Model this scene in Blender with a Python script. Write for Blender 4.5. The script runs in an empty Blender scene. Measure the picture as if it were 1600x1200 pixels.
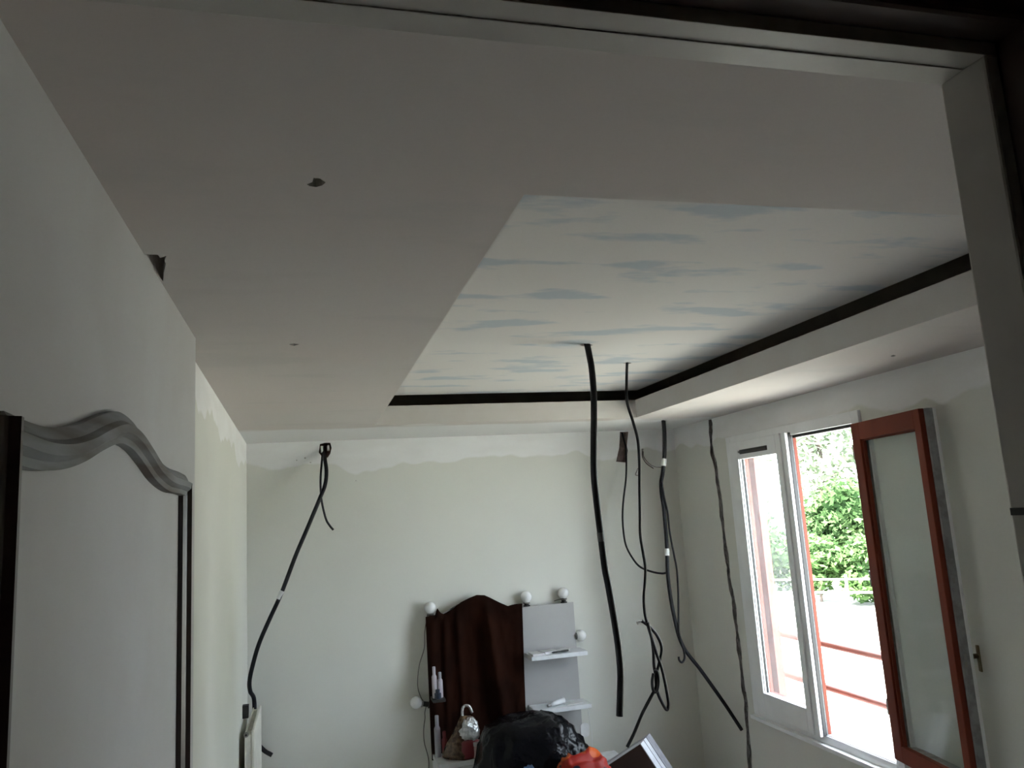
import bpy, bmesh, math, random
from mathutils import Vector, Matrix, noise
from mathutils.geometry import tessellate_polygon

# ------------------------------------------------------------------ camera, world, light, exposure
scene = bpy.context.scene
CAMZ = 1.95
F_PX = 1211.633
yaw, pitch, roll = math.radians(14.96915), math.radians(9.45832), math.radians(-3.51245)
FW = Vector((math.sin(yaw)*math.cos(pitch), math.cos(yaw)*math.cos(pitch), math.sin(pitch)))
r0 = Vector((math.cos(yaw), -math.sin(yaw), 0)); u0 = r0.cross(FW)
RT = math.cos(roll)*r0 + math.sin(roll)*u0
UP = -math.sin(roll)*r0 + math.cos(roll)*u0
cam_d = bpy.data.cameras.new('camera'); cam = bpy.data.objects.new('camera', cam_d)
scene.collection.objects.link(cam)
cam_d.sensor_width = 36.0; cam_d.lens = F_PX/1600*36.0; cam_d.clip_start = 0.01; cam_d.clip_end = 500
m3 = Matrix((RT, UP, -FW)).transposed()
cam.matrix_world = Matrix.Translation((0, 0, CAMZ)) @ m3.to_4x4()
scene.camera = cam

world = bpy.data.worlds.new('sky'); scene.world = world; world.use_nodes = True
wn = world.node_tree; wn.nodes.clear()
wo = wn.nodes.new('ShaderNodeOutputWorld'); wb = wn.nodes.new('ShaderNodeBackground')
wb.inputs['Color'].default_value = (0.77, 0.875, 1.0, 1); wb.inputs['Strength'].default_value = 6.0   # even overcast sky
wn.links.new(wb.outputs[0], wo.inputs[0])
scene.view_settings.view_transform = 'Standard'; scene.view_settings.look = 'None'
scene.view_settings.gamma = 1.0; scene.view_settings.exposure = 1.75
scene.view_settings.use_curve_mapping = False
scene.cycles.max_bounces = 20; scene.cycles.diffuse_bounces = 14; scene.cycles.transparent_max_bounces = 16
# sun high behind the house: lights the meadow and the trees, never enters the window
sd = bpy.data.lights.new('sun_offscreen', 'SUN'); sd.energy = 34.0; sd.angle = math.radians(.6); sd.color = (1.0, .96, .90)
so = bpy.data.objects.new('sun_offscreen', sd); COL_ = scene.collection; COL_.objects.link(so)
so.rotation_euler = Vector((-.48, -.36, .80)).to_track_quat('Z', 'Y').to_euler(); so.location = (-6, -5, 12)

# ------------------------------------------------------------------ helpers
COL = scene.collection
OFF = {}
def ray(x, y): return FW + RT*((x-800)/F_PX) - UP*((y-600)/F_PX)
def atY(x, y, Y): d = ray(x, y); p = d*(Y/d.y); p.z += CAMZ; return p
def atX(x, y, X): d = ray(x, y); p = d*(X/d.x); p.z += CAMZ; return p
def atZ(x, y, Z): d = ray(x, y); p = d*((Z-CAMZ)/d.z); p.z += CAMZ; return p

def tag(o, label=None, cat=None, group=None, kind=None):
    if label: o['label'] = label
    if cat: o['category'] = cat
    if group: o['group'] = group
    if kind: o['kind'] = kind
    return o
def thing(name, loc, label=None, cat=None, group=None, kind=None):
    o = bpy.data.objects.new(name, None); COL.objects.link(o); o.location = loc
    o.empty_display_size = 0.05
    OFF[o.name] = Vector(loc); return tag(o, label, cat, group, kind)
def obj(name, bm, mats, parent=None, smooth=False, bevel=0, subsurf=0, recalc=True):
    if recalc: bmesh.ops.recalc_face_normals(bm, faces=bm.faces[:])
    if parent is not None: off = OFF[parent.name]
    else:
        xs = [v.co for v in bm.verts]
        lo = Vector([min(c[i] for c in xs) for i in range(3)]); hi = Vector([max(c[i] for c in xs) for i in range(3)])
        off = Vector(((lo.x+hi.x)/2, (lo.y+hi.y)/2, lo.z))
    for v in bm.verts: v.co -= off
    me = bpy.data.meshes.new(name); bm.to_mesh(me); bm.free()
    if smooth:
        for p in me.polygons: p.use_smooth = True
    o = bpy.data.objects.new(name, me); COL.objects.link(o)
    if not isinstance(mats, (list, tuple)): mats = [mats]
    for m in mats: me.materials.append(m)
    if parent is not None: o.parent = parent
    else: o.location = off
    OFF[o.name] = off
    if bevel:
        b = o.modifiers.new('bevel', 'BEVEL'); b.width = bevel; b.segments = 2; b.limit_method = 'ANGLE'
    if subsurf:
        s = o.modifiers.new('sub', 'SUBSURF'); s.levels = subsurf; s.render_levels = subsurf
    return o
def BM(): return bmesh.new()
def box(bm, x0, x1, y0, y1, z0, z1, mi=0):
    vs = [bm.verts.new((x, y, z)) for x in (x0, x1) for y in (y0, y1) for z in (z0, z1)]
    for f in ((0,1,3,2), (4,6,7,5), (0,4,5,1), (2,3,7,6), (0,2,6,4), (1,5,7,3)):
        fc = bm.faces.new([vs[i] for i in f]); fc.material_index = mi
    return vs
def obox(bm, o, a, b, c, mi=0):      # oriented box from a corner and three edge vectors
    o, a, b, c = Vector(o), Vector(a), Vector(b), Vector(c)
    vs = [bm.verts.new(o + a*i + b*j + c*k) for i in (0, 1) for j in (0, 1) for k in (0, 1)]
    for f in ((0,1,3,2), (4,6,7,5), (0,4,5,1), (2,3,7,6), (0,2,6,4), (1,5,7,3)):
        bm.faces.new([vs[i] for i in f]).material_index = mi
def boxb(x0, x1, y0, y1, z0, z1):
    bm = BM(); box(bm, x0, x1, y0, y1, z0, z1); return bm
def spline(pts, n=8):
    P = [Vector(p) for p in pts]; P = [P[0]*2-P[1]] + P + [P[-1]*2-P[-2]]
    out = []
    for i in range(1, len(P)-2):
        p0, p1, p2, p3 = P[i-1:i+3]
        for k in range(n):
            t = k/n
            out.append(0.5*((2*p1) + (p2-p0)*t + (2*p0-5*p1+4*p2-p3)*t*t + (3*p1-p0-3*p2+p3)*t**3))
    out.append(P[-2]); return out
def tube(bm, pts, r, seg=10, mi=0):
    pts = [Vector(p) for p in pts]; n = len(pts); rings = []; nrm = None
    for i, p in enumerate(pts):
        t = (pts[min(i+1, n-1)] - pts[max(i-1, 0)]).normalized()
        if nrm is None: nrm = t.orthogonal().normalized()
        nrm = (nrm - t*nrm.dot(t)).normalized(); b = t.cross(nrm)
        rr = r(i/(n-1)) if callable(r) else r
        rings.append([bm.verts.new(p + (nrm*math.cos(a)+b*math.sin(a))*rr) for a in [2*math.pi*k/seg for k in range(seg)]])
    for a, c in zip(rings, rings[1:]):
        for k in range(seg): bm.faces.new((a[k], a[(k+1) % seg], c[(k+1) % seg], c[k])).material_index = mi
    bm.faces.new(rings[0][::-1]).material_index = mi; bm.faces.new(rings[-1]).material_index = mi
def lathe(bm, c, axis, prof, seg=20, mi=0):       # prof: (distance along axis, radius)
    axis = Vector(axis).normalized(); n = axis.orthogonal().normalized(); b = axis.cross(n); c = Vector(c); rings = []
    for d, r in prof:
        if r < 1e-5: rings.append([bm.verts.new(c+axis*d)])
        else: rings.append([bm.verts.new(c+axis*d+(n*math.cos(2*math.pi*k/seg)+b*math.sin(2*math.pi*k/seg))*r) for k in range(seg)])
    for a, e in zip(rings, rings[1:]):
        for k in range(seg):
            q = [a[k % len(a)], a[(k+1) % len(a)], e[(k+1) % len(e)], e[k % len(e)]]
            u = []
            for v in q:
                if v not in u: u.append(v)
            if len(u) > 2: bm.faces.new(u).material_index = mi
    for g, rev in ((rings[0], True), (rings[-1], False)):
        if len(g) > 2: bm.faces.new(g[::-1] if rev else g).material_index = mi
def plate(outer, holes, f3, thick):
    """flat slab with holes. f3(u, v, d) -> world point, d = depth behind the face.
    holes: list of (loop, depth or None for through, material index of its inside)"""
    bm = BM()
    def fill(loops, d, mi=0):
        flat = [p for l in loops for p in l]
        vs = [bm.verts.new(f3(p[0], p[1], d)) for p in flat]
        for t in tessellate_polygon([[Vector((p[0], p[1], 0)) for p in l] for l in loops]):
            try: bm.faces.new([vs[i] for i in t]).material_index = mi
            except ValueError: pass
    def side(loop, d0, d1, mi=0):
        a = [bm.verts.new(f3(p[0], p[1], d0)) for p in loop]; b = [bm.verts.new(f3(p[0], p[1], d1)) for p in loop]
        n = len(loop)
        for i in range(n): bm.faces.new((a[i], a[(i+1) % n], b[(i+1) % n], b[i])).material_index = mi
    fill([outer]+[h[0] for h in holes], 0)
    fill([outer]+[h[0] for h in holes if h[1] is None], thick)
    side(outer, 0, thick)
    for loop, depth, mi in holes:
        side(loop, 0, thick if depth is None else depth, mi)
        if depth is not None: fill([loop], depth, mi)
    bmesh.ops.remove_doubles(bm, verts=bm.verts[:], dist=1e-5)
    return bm
def rect(a0, a1, b0, b1): return [(a0, b0), (a1, b0), (a1, b1), (a0, b1)]

# ------------------------------------------------------------------ materials
def nmat(name):
    m = bpy.data.materials.new(name); m.use_nodes = True; nt = m.node_tree
    return m, nt, nt.nodes['Principled BSDF']
def N(nt, t, **kw):
    n = nt.nodes.new(t)
    for k, v in kw.items():
        if k in n.inputs: n.inputs[k].default_value = v
        else: setattr(n, k, v)
    return n
def c4(c): return (c[0], c[1], c[2], 1)
def mixc(nt, fac, a, b):
    n = nt.nodes.new('ShaderNodeMix'); n.data_type = 'RGBA'
    if hasattr(fac, 'links'): nt.links.new(fac, n.inputs[0])
    else: n.inputs[0].default_value = fac
    for s, v in ((n.inputs[6], a), (n.inputs[7], b)):
        if hasattr(v, 'links'): nt.links.new(v, s)
        else: s.default_value = c4(v)
    return n.outputs[2]
def ramp(nt, src, lo, hi):
    n = nt.nodes.new('ShaderNodeMapRange'); n.inputs['From Min'].default_value = lo; n.inputs['From Max'].default_value = hi
    nt.links.new(src, n.inputs['Value']); return n.outputs['Result']
def pos(nt, scale=(1, 1, 1)):
    g = nt.nodes.new('ShaderNodeNewGeometry'); mp = nt.nodes.new('ShaderNodeMapping')
    mp.inputs['Scale'].default_value = scale; nt.links.new(g.outputs['Position'], mp.inputs['Vector']); return mp.outputs['Vector']
def noi(nt, vec, scale, detail=3, rough=.5):
    n = N(nt, 'ShaderNodeTexNoise'); n.inputs['Scale'].default_value = scale; n.inputs['Detail'].default_value = detail
    n.inputs['Roughness'].default_value = rough
    nt.links.new(vec, n.inputs['Vector']); return n.outputs['Fac']
def bump(nt, bs, h, strength, dist=.01):
    b = N(nt, 'ShaderNodeBump'); b.inputs['Strength'].default_value = strength; b.inputs['Distance'].default_value = dist
    nt.links.new(h, b.inputs['Height']); nt.links.new(b.outputs['Normal'], bs.inputs['Normal'])
def simple(name, col, rough=.5, col2=None, scale=20, bumps=0, metal=0, spec=None, nscale=(1, 1, 1), lo=.4, hi=.6, coat=0):
    m, nt, bs = nmat(name); bs.inputs['Roughness'].default_value = rough; bs.inputs['Metallic'].default_value = metal
    bs.inputs['Base Color'].default_value = c4(col)
    if spec is not None: bs.inputs['Specular IOR Level'].default_value = spec
    if coat: bs.inputs['Coat Weight'].default_value = coat
    v = pos(nt, nscale); f = noi(nt, v, scale)
    c2 = col2 or tuple(c*.9 for c in col)
    nt.links.new(mixc(nt, ramp(nt, f, lo, hi), col, c2), bs.inputs['Base Color'])
    if bumps: bump(nt, bs, f, bumps)
    return m
SAGE = (.66, .658, .605); SAGE2 = (.635, .632, .585); PATCH = (.78, .78, .78); PATCH2 = (.74, .735, .73)
BARE = (.36, .325, .28)
def wall_mat(name, thr=2.27, sage=SAGE, sage2=SAGE2):
    """old sage paint below, fresh filler band above an uneven edge, bare plaster above the false ceiling"""
    m, nt, bs = nmat(name); bs.inputs['Roughness'].default_value = .75; bs.inputs['Specular IOR Level'].default_value = .25
    P = pos(nt); sep = nt.nodes.new('ShaderNodeSeparateXYZ'); nt.links.new(P, sep.inputs[0]); z = sep.outputs['Z']
    paint = mixc(nt, ramp(nt, noi(nt, P, 2.2, 4), .35, .65), sage, sage2)
    filler = mixc(nt, ramp(nt, noi(nt, pos(nt, (1, 1, 3)), 4, 5), .38, .62), PATCH, PATCH2)
    n1 = noi(nt, pos(nt, (1, 1, .35)), 3.2, 2, .45); n2 = noi(nt, pos(nt, (1, 1, 2)), 14, 3)
    a = N(nt, 'ShaderNodeMath', operation='MULTIPLY_ADD'); nt.links.new(n1, a.inputs[0]); a.inputs[1].default_value = .26; nt.links.new(z, a.inputs[2])
    b = N(nt, 'ShaderNodeMath', operation='MULTIPLY_ADD'); nt.links.new(n2, b.inputs[0]); b.inputs[1].default_value = .018; nt.links.new(a.outputs[0], b.inputs[2])
    e = ramp(nt, b.outputs[0], thr+.145-.006, thr+.145+.006)
    c = mixc(nt, e, paint, filler)
    c = mixc(nt, ramp(nt, z, 2.415, 2.42), c, BARE)
    nt.links.new(c, bs.inputs['Base Color'])
    h = N(nt, 'ShaderNodeMath', operation='MULTIPLY_ADD'); nt.links.new(noi(nt, P, 90, 3), h.inputs[0]); h.inputs[1].default_value = .25; nt.links.new(e, h.inputs[2])
    bump(nt, bs, h.outputs[0], .12, .004)
    return m
def ceil_mat(name, a, b, c, stretch, lo=.55, hi=.68, filler=False):
    m, nt, bs = nmat(name); bs.inputs['Roughness'].default_value = .8; bs.inputs['Specular IOR Level'].default_value = .2
    col = mixc(nt, ramp(nt, noi(nt, pos(nt), 1.6, 3), .35, .65), a, b)
    col = mixc(nt, ramp(nt, noi(nt, pos(nt, stretch), 2.4, 4, .55), lo, hi), col, c)
    if filler:                                  # white joint filler along the back wall
        sep = nt.nodes.new('ShaderNodeSeparateXYZ'); nt.links.new(pos(nt), sep.inputs[0])
        n = noi(nt, pos(nt, (1, 2.5, 1)), 3, 4)
        for ax, e0, w in (('Y', 3.90, .06),):
            k = N(nt, 'ShaderNodeMath', operation='MULTIPLY_ADD'); nt.links.new(n, k.inputs[0]); k.inputs[1].default_value = .3; nt.links.new(sep.outputs[ax], k.inputs[2])
            col = mixc(nt, ramp(nt, k.outputs[0], e0, e0+w), col, (.66, .65, .645))
    nt.links.new(col, bs.inputs['Base Color'])
    bump(nt, bs, noi(nt, pos(nt, stretch), 30, 3), .1, .004)
    return m
M_wall = wall_mat('sage_wall_paint')
M_soffit = ceil_mat('primed_plasterboard', (.54, .505, .48), (.55, .495, .465), (.51, .475, .45), (1, 2.5, 1), filler=True)
M_tray = ceil_mat('brushed_undercoat', (.60, .58, .56), (.60, .565, .54), (.43, .465, .50), (1.1, 3.2, 1), .54, .62)
M_lip = simple('lip_plaster', (.60, .575, .55), .8, (.58, .55, .52), 5)
M_nearwall = simple('grey_sanded_wall', (.50, .495, .495), .7, (.475, .465, .46), 4, .03)
M_core = simple('gypsum_core', (.48, .46, .43), .95, (.40, .38, .35), 60, .4)
M_brick = simple('broken_plaster_recess', (.33, .24, .21), .95, (.22, .165, .145), 38, .8, lo=.42, hi=.55)
M_rubble = simple('mortar_chase', (.28, .27, .255), .95, (.17, .16, .15), 48, .8, nscale=(1, 1, .4), lo=.46, hi=.53)
M_plain = simple('unpainted_plaster', BARE, .9, (.32, .29, .25), 12, .2)
M_floor = simple('laminate_floor', (.60, .58, .55), .6, (.55, .53, .50), 6, nscale=(.3, 4, 1))
M_white = simple('white_gloss_paint', (.82, .83, .84), .35, (.78, .79, .80), 9)
M_wedge = simple('weathered_grey_edge', (.33, .335, .34), .55, (.24, .24, .24), 30)
M_gasket = simple('black_gasket', (.015, .014, .013), .6)
M_rust = simple('rust_red_stain', (.19, .038, .018), .55, (.155, .03, .014), 7, .05, spec=.2, nscale=(1, 1, .25))
M_rustbar = simple('rust_red_metal', (.22, .05, .028), .5, (.19, .042, .023), 10)
M_sill = simple('sill_stone', (.5, .49, .47), .8, (.44, .43, .41), 14)
M_facade = simple('pale_render', (.62, .6, .56), .9, (.58, .56, .52), 8)
M_cable = simple('black_cable', (.010, .010, .012), .5, (.016, .016, .018), 30, spec=.22)
M_conduit = simple('black_conduit', (.007, .007, .009), .5, (.011, .011, .014), 40, spec=.2)
M_tape = simple('white_tape', (.75, .75, .74), .6)
M_copper = simple('stripped_wire', (.10, .075, .065), .5)
M_wood = simple('dark_varnished_wood', (.030, .014, .010), .35, (.018, .009, .007), 9, .05, nscale=(1, 1, .1))
M_dusty = simple('dust_grey_moulding', (.19, .20, .205), .7, (.085, .07, .055), 9, .08, nscale=(1, .35, 3.5), lo=.42, hi=.66)
M_frame = simple('door_frame_paint', (.60, .575, .52), .4, (.54, .515, .47), 12, .05)
M_hall = simple('hall_wall', (.42, .39, .35), .8)
M_doorwood = simple('dark_door_wood', (.06, .034, .024), .6)
M_rad = simple('cream_radiator', (.70, .68, .61), .45)
M_black = simple('black_iron', (.015, .014, .013), .5)
M_metal = simple('brushed_steel', (.35, .34, .32), .35, metal=.9)
M_board = simple('grey_white_melamine', (.38, .375, .37), .45, (.36, .355, .35), 4)
M_shelf = simple('white_melamine', (.66, .67, .69), .35)
M_bulb = simple('opal_glass', (.80, .80, .80), .25, spec=.5)
M_cord = simple('brown_cord', (.05, .045, .04), .6)
M_handle = simple('aged_brass', (.30, .25, .15), .45, (.22, .18, .10), 30, metal=.4)
M_paper = simple('paper', (.68, .68, .68), .8)
M_brown = simple('brown_velour', (.017, .0062, .0038), .95, (.010, .004, .0027), 6, spec=.03)
M_mirror = simple('mirror', (.6, .6, .6), .05, metal=1)
M_leaf = None
def bag_mat(name, col, rough):
    m, nt, bs = nmat(name); bs.inputs['Base Color'].default_value = c4(col); bs.inputs['Roughness'].default_value = rough
    bs.inputs['Specular IOR Level'].default_value = .2; bump(nt, bs, noi(nt, pos(nt), 11, 3, .5), .7, .03); return m
M_bag = bag_mat('black_bin_liner', (.002, .002, .0032), .27)
def glass(name, film, tint):
    m = bpy.data.materials.new(name); m.use_nodes = True; nt = m.node_tree; nt.nodes.clear()
    out = nt.nodes.new('ShaderNodeOutputMaterial'); tr = nt.nodes.new('ShaderNodeBsdfTransparent')
    tr.inputs[0].default_value = c4(tint)
    tl = nt.nodes.new('ShaderNodeBsdfTranslucent'); tl.inputs[0].default_value = (.8, .8, .82, 1)
    df = nt.nodes.new('ShaderNodeBsdfDiffuse'); df.inputs[0].default_value = (.55, .58, .57, 1)
    gl = nt.nodes.new('ShaderNodeBsdfGlossy'); gl.inputs['Roughness'].default_value = .05
    a = nt.nodes.new('ShaderNodeMixShader'); a.inputs[0].default_value = .5
    nt.links.new(tl.outputs[0], a.inputs[1]); nt.links.new(df.outputs[0], a.inputs[2])
    b = nt.nodes.new('ShaderNodeMixShader')
    nf = ramp(nt, noi(nt, pos(nt), 5, 4), .3, .7)
    mu = N(nt, 'ShaderNodeMapRange'); nt.links.new(nf, mu.inputs['Value']); mu.inputs['To Min'].default_value = film*.8; mu.inputs['To Max'].default_value = film*1.2
    nt.links.new(mu.outputs['Result'], b.inputs[0])
    nt.links.new(tr.outputs[0], b.inputs[1]); nt.links.new(a.outputs[0], b.inputs[2])
    c = nt.nodes.new('ShaderNodeMixShader'); c.inputs[0].default_value = .06
    nt.links.new(b.outputs[0], c.inputs[1]); nt.links.new(gl.outputs[0], c.inputs[2]); nt.links.new(c.outputs[0], out.inputs[0])
    return m
M_glass = glass('dusty_window_glass', .05, (.95, .97, .96))

# ------------------------------------------------------------------ room shell
XR, YB, YN, ZS, ZC = 2.16, 4.33, 0.438, 2.40, 2.547     # right wall, back wall, door wall, false ceiling, tray ceiling
ZT = 2.72                                               # slab above the ceiling void
def LX(y): return -0.289 - 0.0144*(y-2.19)              # far left wall runs slightly out of square
floor = obj('floor', boxb(-1.3, 2.46, -1.7, 4.45, -.1, 0), M_floor); tag(floor, 'dark laminate floor of the room', kind='structure')

def px_loop_Y(pts, Y):
    return [(lambda p: (p.x, p.z))(atY(x, y, Y)) for x, y in pts]
def px_loop_Z(pts, Z):
    return [(lambda p: (p.x, p.y))(atZ(x, y, Z)) for x, y in pts]
# back wall: two chiselled openings and small nail holes
h1 = px_loop_Y([(500, 694), (507, 692), (516, 692), (518, 700), (516, 709), (512, 715), (504, 715), (498, 707)], YB)
h2 = px_loop_Y([(969, 674.6), (981.6, 674.6), (980.5, 686), (979.5, 697), (981, 704), (977.5, 722.5), (962.5, 721.5), (966, 706), (967.5, 699)], YB)
nails = [px_loop_Y([(x-r, y), (x, y-r*.8), (x+r*1.3, y+.2), (x, y+r)], YB) for x, y, r in ((476.5, 715.5, 1.6), (463.5, 719, 1.3), (485, 722.5, 1.4), (556, 751, 1.0))]
wb_ = plate(rect(LX(YB)-.15, XR+.30, 0, ZT), [(h1, .07, 1), (h2, .05, 1)]+[(n, .006, 2) for n in nails], lambda u, v, d: (u, YB+d, v), .12)
tag(obj('wall_back', wb_, [M_wall, M_brick, M_core]), 'sage green back wall with white filler band', kind='structure')
# far left wall
wl = plate(rect(1.85, YB, 0, ZT), [], lambda u, v, d: (LX(u)-d, u, v), .12)
tag(obj('wall_left', wl, M_wall), 'sage green left wall in window light', kind='structure')
# thicker stretch of left wall next to the door
XN = -0.253
wn_ = plate(rect(YN-.038, 1.905, 0, ZS+.006), [], lambda u, v, d: (XN-d, u, v), .2)
wnl = obj('wall_near_left', wn_, M_nearwall)
obj('cavity_face', plate(rect(YN-.038, 1.905, ZS+.006, ZT), [], lambda u, v, d: (XN-d, u, v), .2), M_core, wnl)
tag(wnl, 'grey sanded thicker left wall beside the door', kind='structure')
# right wall with window opening and cable chase
random.seed(4)
gl_, gr_ = [], []
gp = [(1110, 655.5), (1112, 700), (1120, 740), (1126, 790), (1133, 850), (1139, 900), (1147, 950), (1153, 1000), (1160, 1060), (1166, 1110), (1170, 1170), (1174, 1240)]
gc = spline([atX(x, y, XR) for x, y in gp], 7)
for i, p in enumerate(gc):
    w = .018 + .005*math.sin(i*.9) + random.uniform(-.003, .003)
    w2 = .018 + .005*math.sin(i*.63+1) + random.uniform(-.003, .003)
    if i == 0: w = .022; w2 = .010
    z = min(p.z, ZS+.005)
    gl_.append((p.y+w, z)); gr_.append((p.y-w2, z))
groove = gl_ + gr_[::-1]
WY0, WY1, WZ0, WZ1 = 2.68, 3.68, .91, 2.26
wr = plate(rect(YN-.038, YB, 0, ZT), [(rect(WY0, WY1, WZ0, WZ1), None, 2), (groove, .028, 1)], lambda u, v, d: (XR+d, u, v), .13)
wro = obj('wall_right', wr, [M_wall, M_rubble, M_facade])
tag(wro, 'sage green window wall with ragged cable chase', kind='structure')
rb = BM(); random.seed(12)
for i, p in enumerate(gc[2:-1]):
    for q in range(2):
        y = p.y+random.uniform(-.010, .012); z = p.z+random.uniform(-.012, .012); h = random.uniform(.006, .022); w = random.uniform(.004, .009); l = random.uniform(.008, .022)
        obox(rb, (XR+.029-h, y-w, z-l), (h, 0, 0), (0, 2*w, random.uniform(-.006, .006)), (random.uniform(-.003, .003), random.uniform(-.004, .004), 2*l))
obj('mortar_rubble', rb, M_rubble, wro)['kind'] = 'stuff'
# door wall
dw = plate([(XN-.2, 0), (XN-.03, 0), (XN-.03, 2.29), (.50, 2.29), (.50, 0), (XR+.3, 0), (XR+.3, ZT), (XN-.2, ZT)], [], lambda u, v, d: (u, YN-d, v), .038)
tag(obj('wall_front', dw, M_nearwall), 'thin partition wall holding the doorway', kind='structure')
TX0, TX1, TY0, TY1 = .305, 1.645, 1.010, 3.695
# raised ceiling panel seen inside the tray
k2 = px_loop_Z([(905, 539), (912, 537), (921, 537), (926, 539.5), (918, 541), (910, 541)], ZC)
k3 = px_loop_Z([(973, 567.5), (980, 566), (987, 567), (982, 568.6)], ZC)
cu = plate(rect(TX0-.03, TX1+.03, TY0-.03, TY1+.03), [(k2, None, 1), (k3, None, 1)], lambda u, v, d: (u, v, ZC+d), .0125)
tag(obj('ceiling', cu, [M_tray, M_core]), 'undercoated raised ceiling with blue grey brush marks', kind='structure')
tag(obj('ceiling_slab', boxb(-.5, XR+.3, YN-.038, YB+.12, ZT, ZT+.1), M_plain), 'unpainted slab above the ceiling void', kind='structure')
# false ceiling around the tray
hA = px_loop_Z([(479, 288), (488, 284.5), (490, 277.5), (500, 279), (509, 285), (503, 290), (494, 292.5), (484, 291)], ZS)
hB = px_loop_Z([(221, 397), (247, 398.5), (250, 403), (260, 400), (257, 407), (259, 412), (256, 425), (254.5, 440), (249, 433)], ZS)
hC = px_loop_Z([(451, 538), (458, 536.5), (468, 538), (459, 540.5)], ZS)
hD = px_loop_Z([(1391, 556.5), (1396, 554.5), (1400, 556), (1395, 557.5)], ZS)
hE = px_loop_Z([(1031, 658), (1036, 656.3), (1042, 657.6), (1037, 660)], ZS)
hB = [(max(p[0], XN-.004), p[1]) for p in hB]
sf = plate(rect(-.5, XR, YN, YB), [(rect(TX0, TX1, TY0, TY1), None, 0)]+[(h, None, 1) for h in (hA, hB, hC, hD, hE)], lambda u, v, d: (u, v, ZS+d), .0125)
sof = obj('ceiling_soffit', sf, [M_soffit, M_core]); tag(sof, 'primed plasterboard false ceiling around the tray', kind='structure')
ZL = 2.4915
for nm, b in (('lip', (TX0-.0125, TX1+.0125, TY1-.001, TY1+.0125)), ('lip', (TX1-.001, TX1+.0125, TY0, TY1)), ('lip', (TX0-.0125, TX0+.001, TY0, TY1)), ('lip', (TX0-.0125, TX1+.0125, TY0-.0125, TY0+.001))):
    obj(nm, boxb(*b, ZS+.0005, ZL), M_lip, sof)

# doorway
door = thing('door_1', (.1, .42, 0), 'dark doorway frame around the view into the room', kind='structure')
obj('jamb', boxb(.467, .50, .400, YN+.002, 0, 2.25), M_frame, door, bevel=.002)
obj('jamb', boxb(XN-.03, XN, .400, YN+.002, 0, 2.25), M_frame, door, bevel=.002)
hb = BM(); box(hb, XN-.03, .50, .400, YN+.002, 2.25, 2.29); box(hb, XN, .467, .418, .4205, 2.2490, 2.25)
obj('door_head', hb, M_frame, door, bevel=.0015)
ab = boxb(.476, .60, .372, .400, 0, 2.40); obj('architrave', ab, M_doorwood, door, bevel=.004)
ab = boxb(XN-.13, .60, .372, .400, 2.258, 2.40); obj('architrave', ab, M_doorwood, door, bevel=.004)
sp = atX(1592, 800, .467); sb = boxb(.463, .468, sp.y-.012, sp.y+.003, sp.z-.002, sp.z+.003); obj('strike_plate', sb, M_black, door)
# hall behind the camera
for nm, b in (('wall_hall_left', (-1.3, -1.2, -1.7, .40, 0, ZT)), ('wall_hall_right', (1.4, 1.5, -1.7, .40, 0, ZT)), ('wall_hall_back', (-1.3, 1.5, -1.8, -1.7, 0, ZT)), ('ceiling_hall', (-1.3, 1.5, -1.8, .40, ZT, ZT+.1)), ('wall_hall_front', (-1.3, XN-.2, .36, .40, 0, ZT))):
    tag(obj(nm, boxb(*b), M_hall), 'unlit dark hallway surface by the door', kind='structure')

# ------------------------------------------------------------------ window
win = thing('window_1', (XR, 3.18, .89), 'white wooden casement window with one rust red leaf swung open', kind='structure')
def ring_part(name, x0, x1, y0, y1, z0, z1, w, mat, parent, wb=None, wt=None):
    wb = wb or w; wt = wt or w
    for b in ((x0, x1, y0, y0+w, z0, z1), (x0, x1, y1-w, y1, z0, z1), (x0, x1, y0+w, y1-w, z1-wt, z1), (x0, x1, y0+w, y1-w, z0, z0+wb)):
        obj(name, boxb(*b), mat, parent, bevel=.002)
ring_part('window_frame', 2.145, 2.215, 2.66, 3.705, .885, 2.278, .045, M_white, win, wb=.035, wt=.05)
obj('window_sill', boxb(2.118, 2.16, 2.66, 3.70, .868, .886), M_white, win, bevel=.002)
hb = boxb(2.16, 2.2, 2.70, 3.66, 2.215, 2.232); obj('head_gasket', hb, M_gasket, win)
obj('sill_shade_strip', boxb(2.15, 2.165, 2.70, 3.13, .9195, .9225), M_wedge, win)  # grey strip laid on the sill for the shadow line of a groove
obj('outer_sill', boxb(2.215, 2.33, 2.62, 3.74, .86, .895), M_sill, win)
for y0, y1 in ((3.60, 3.68), (2.68, 2.72)):
    obj('outer_lining', boxb(2.236, 2.276, y0, y1, .895, 2.26), M_rustbar, win)
obj('outer_lining', boxb(2.236, 2.276, 2.72, 3.60, 2.23, 2.26), M_rustbar, win)
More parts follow.
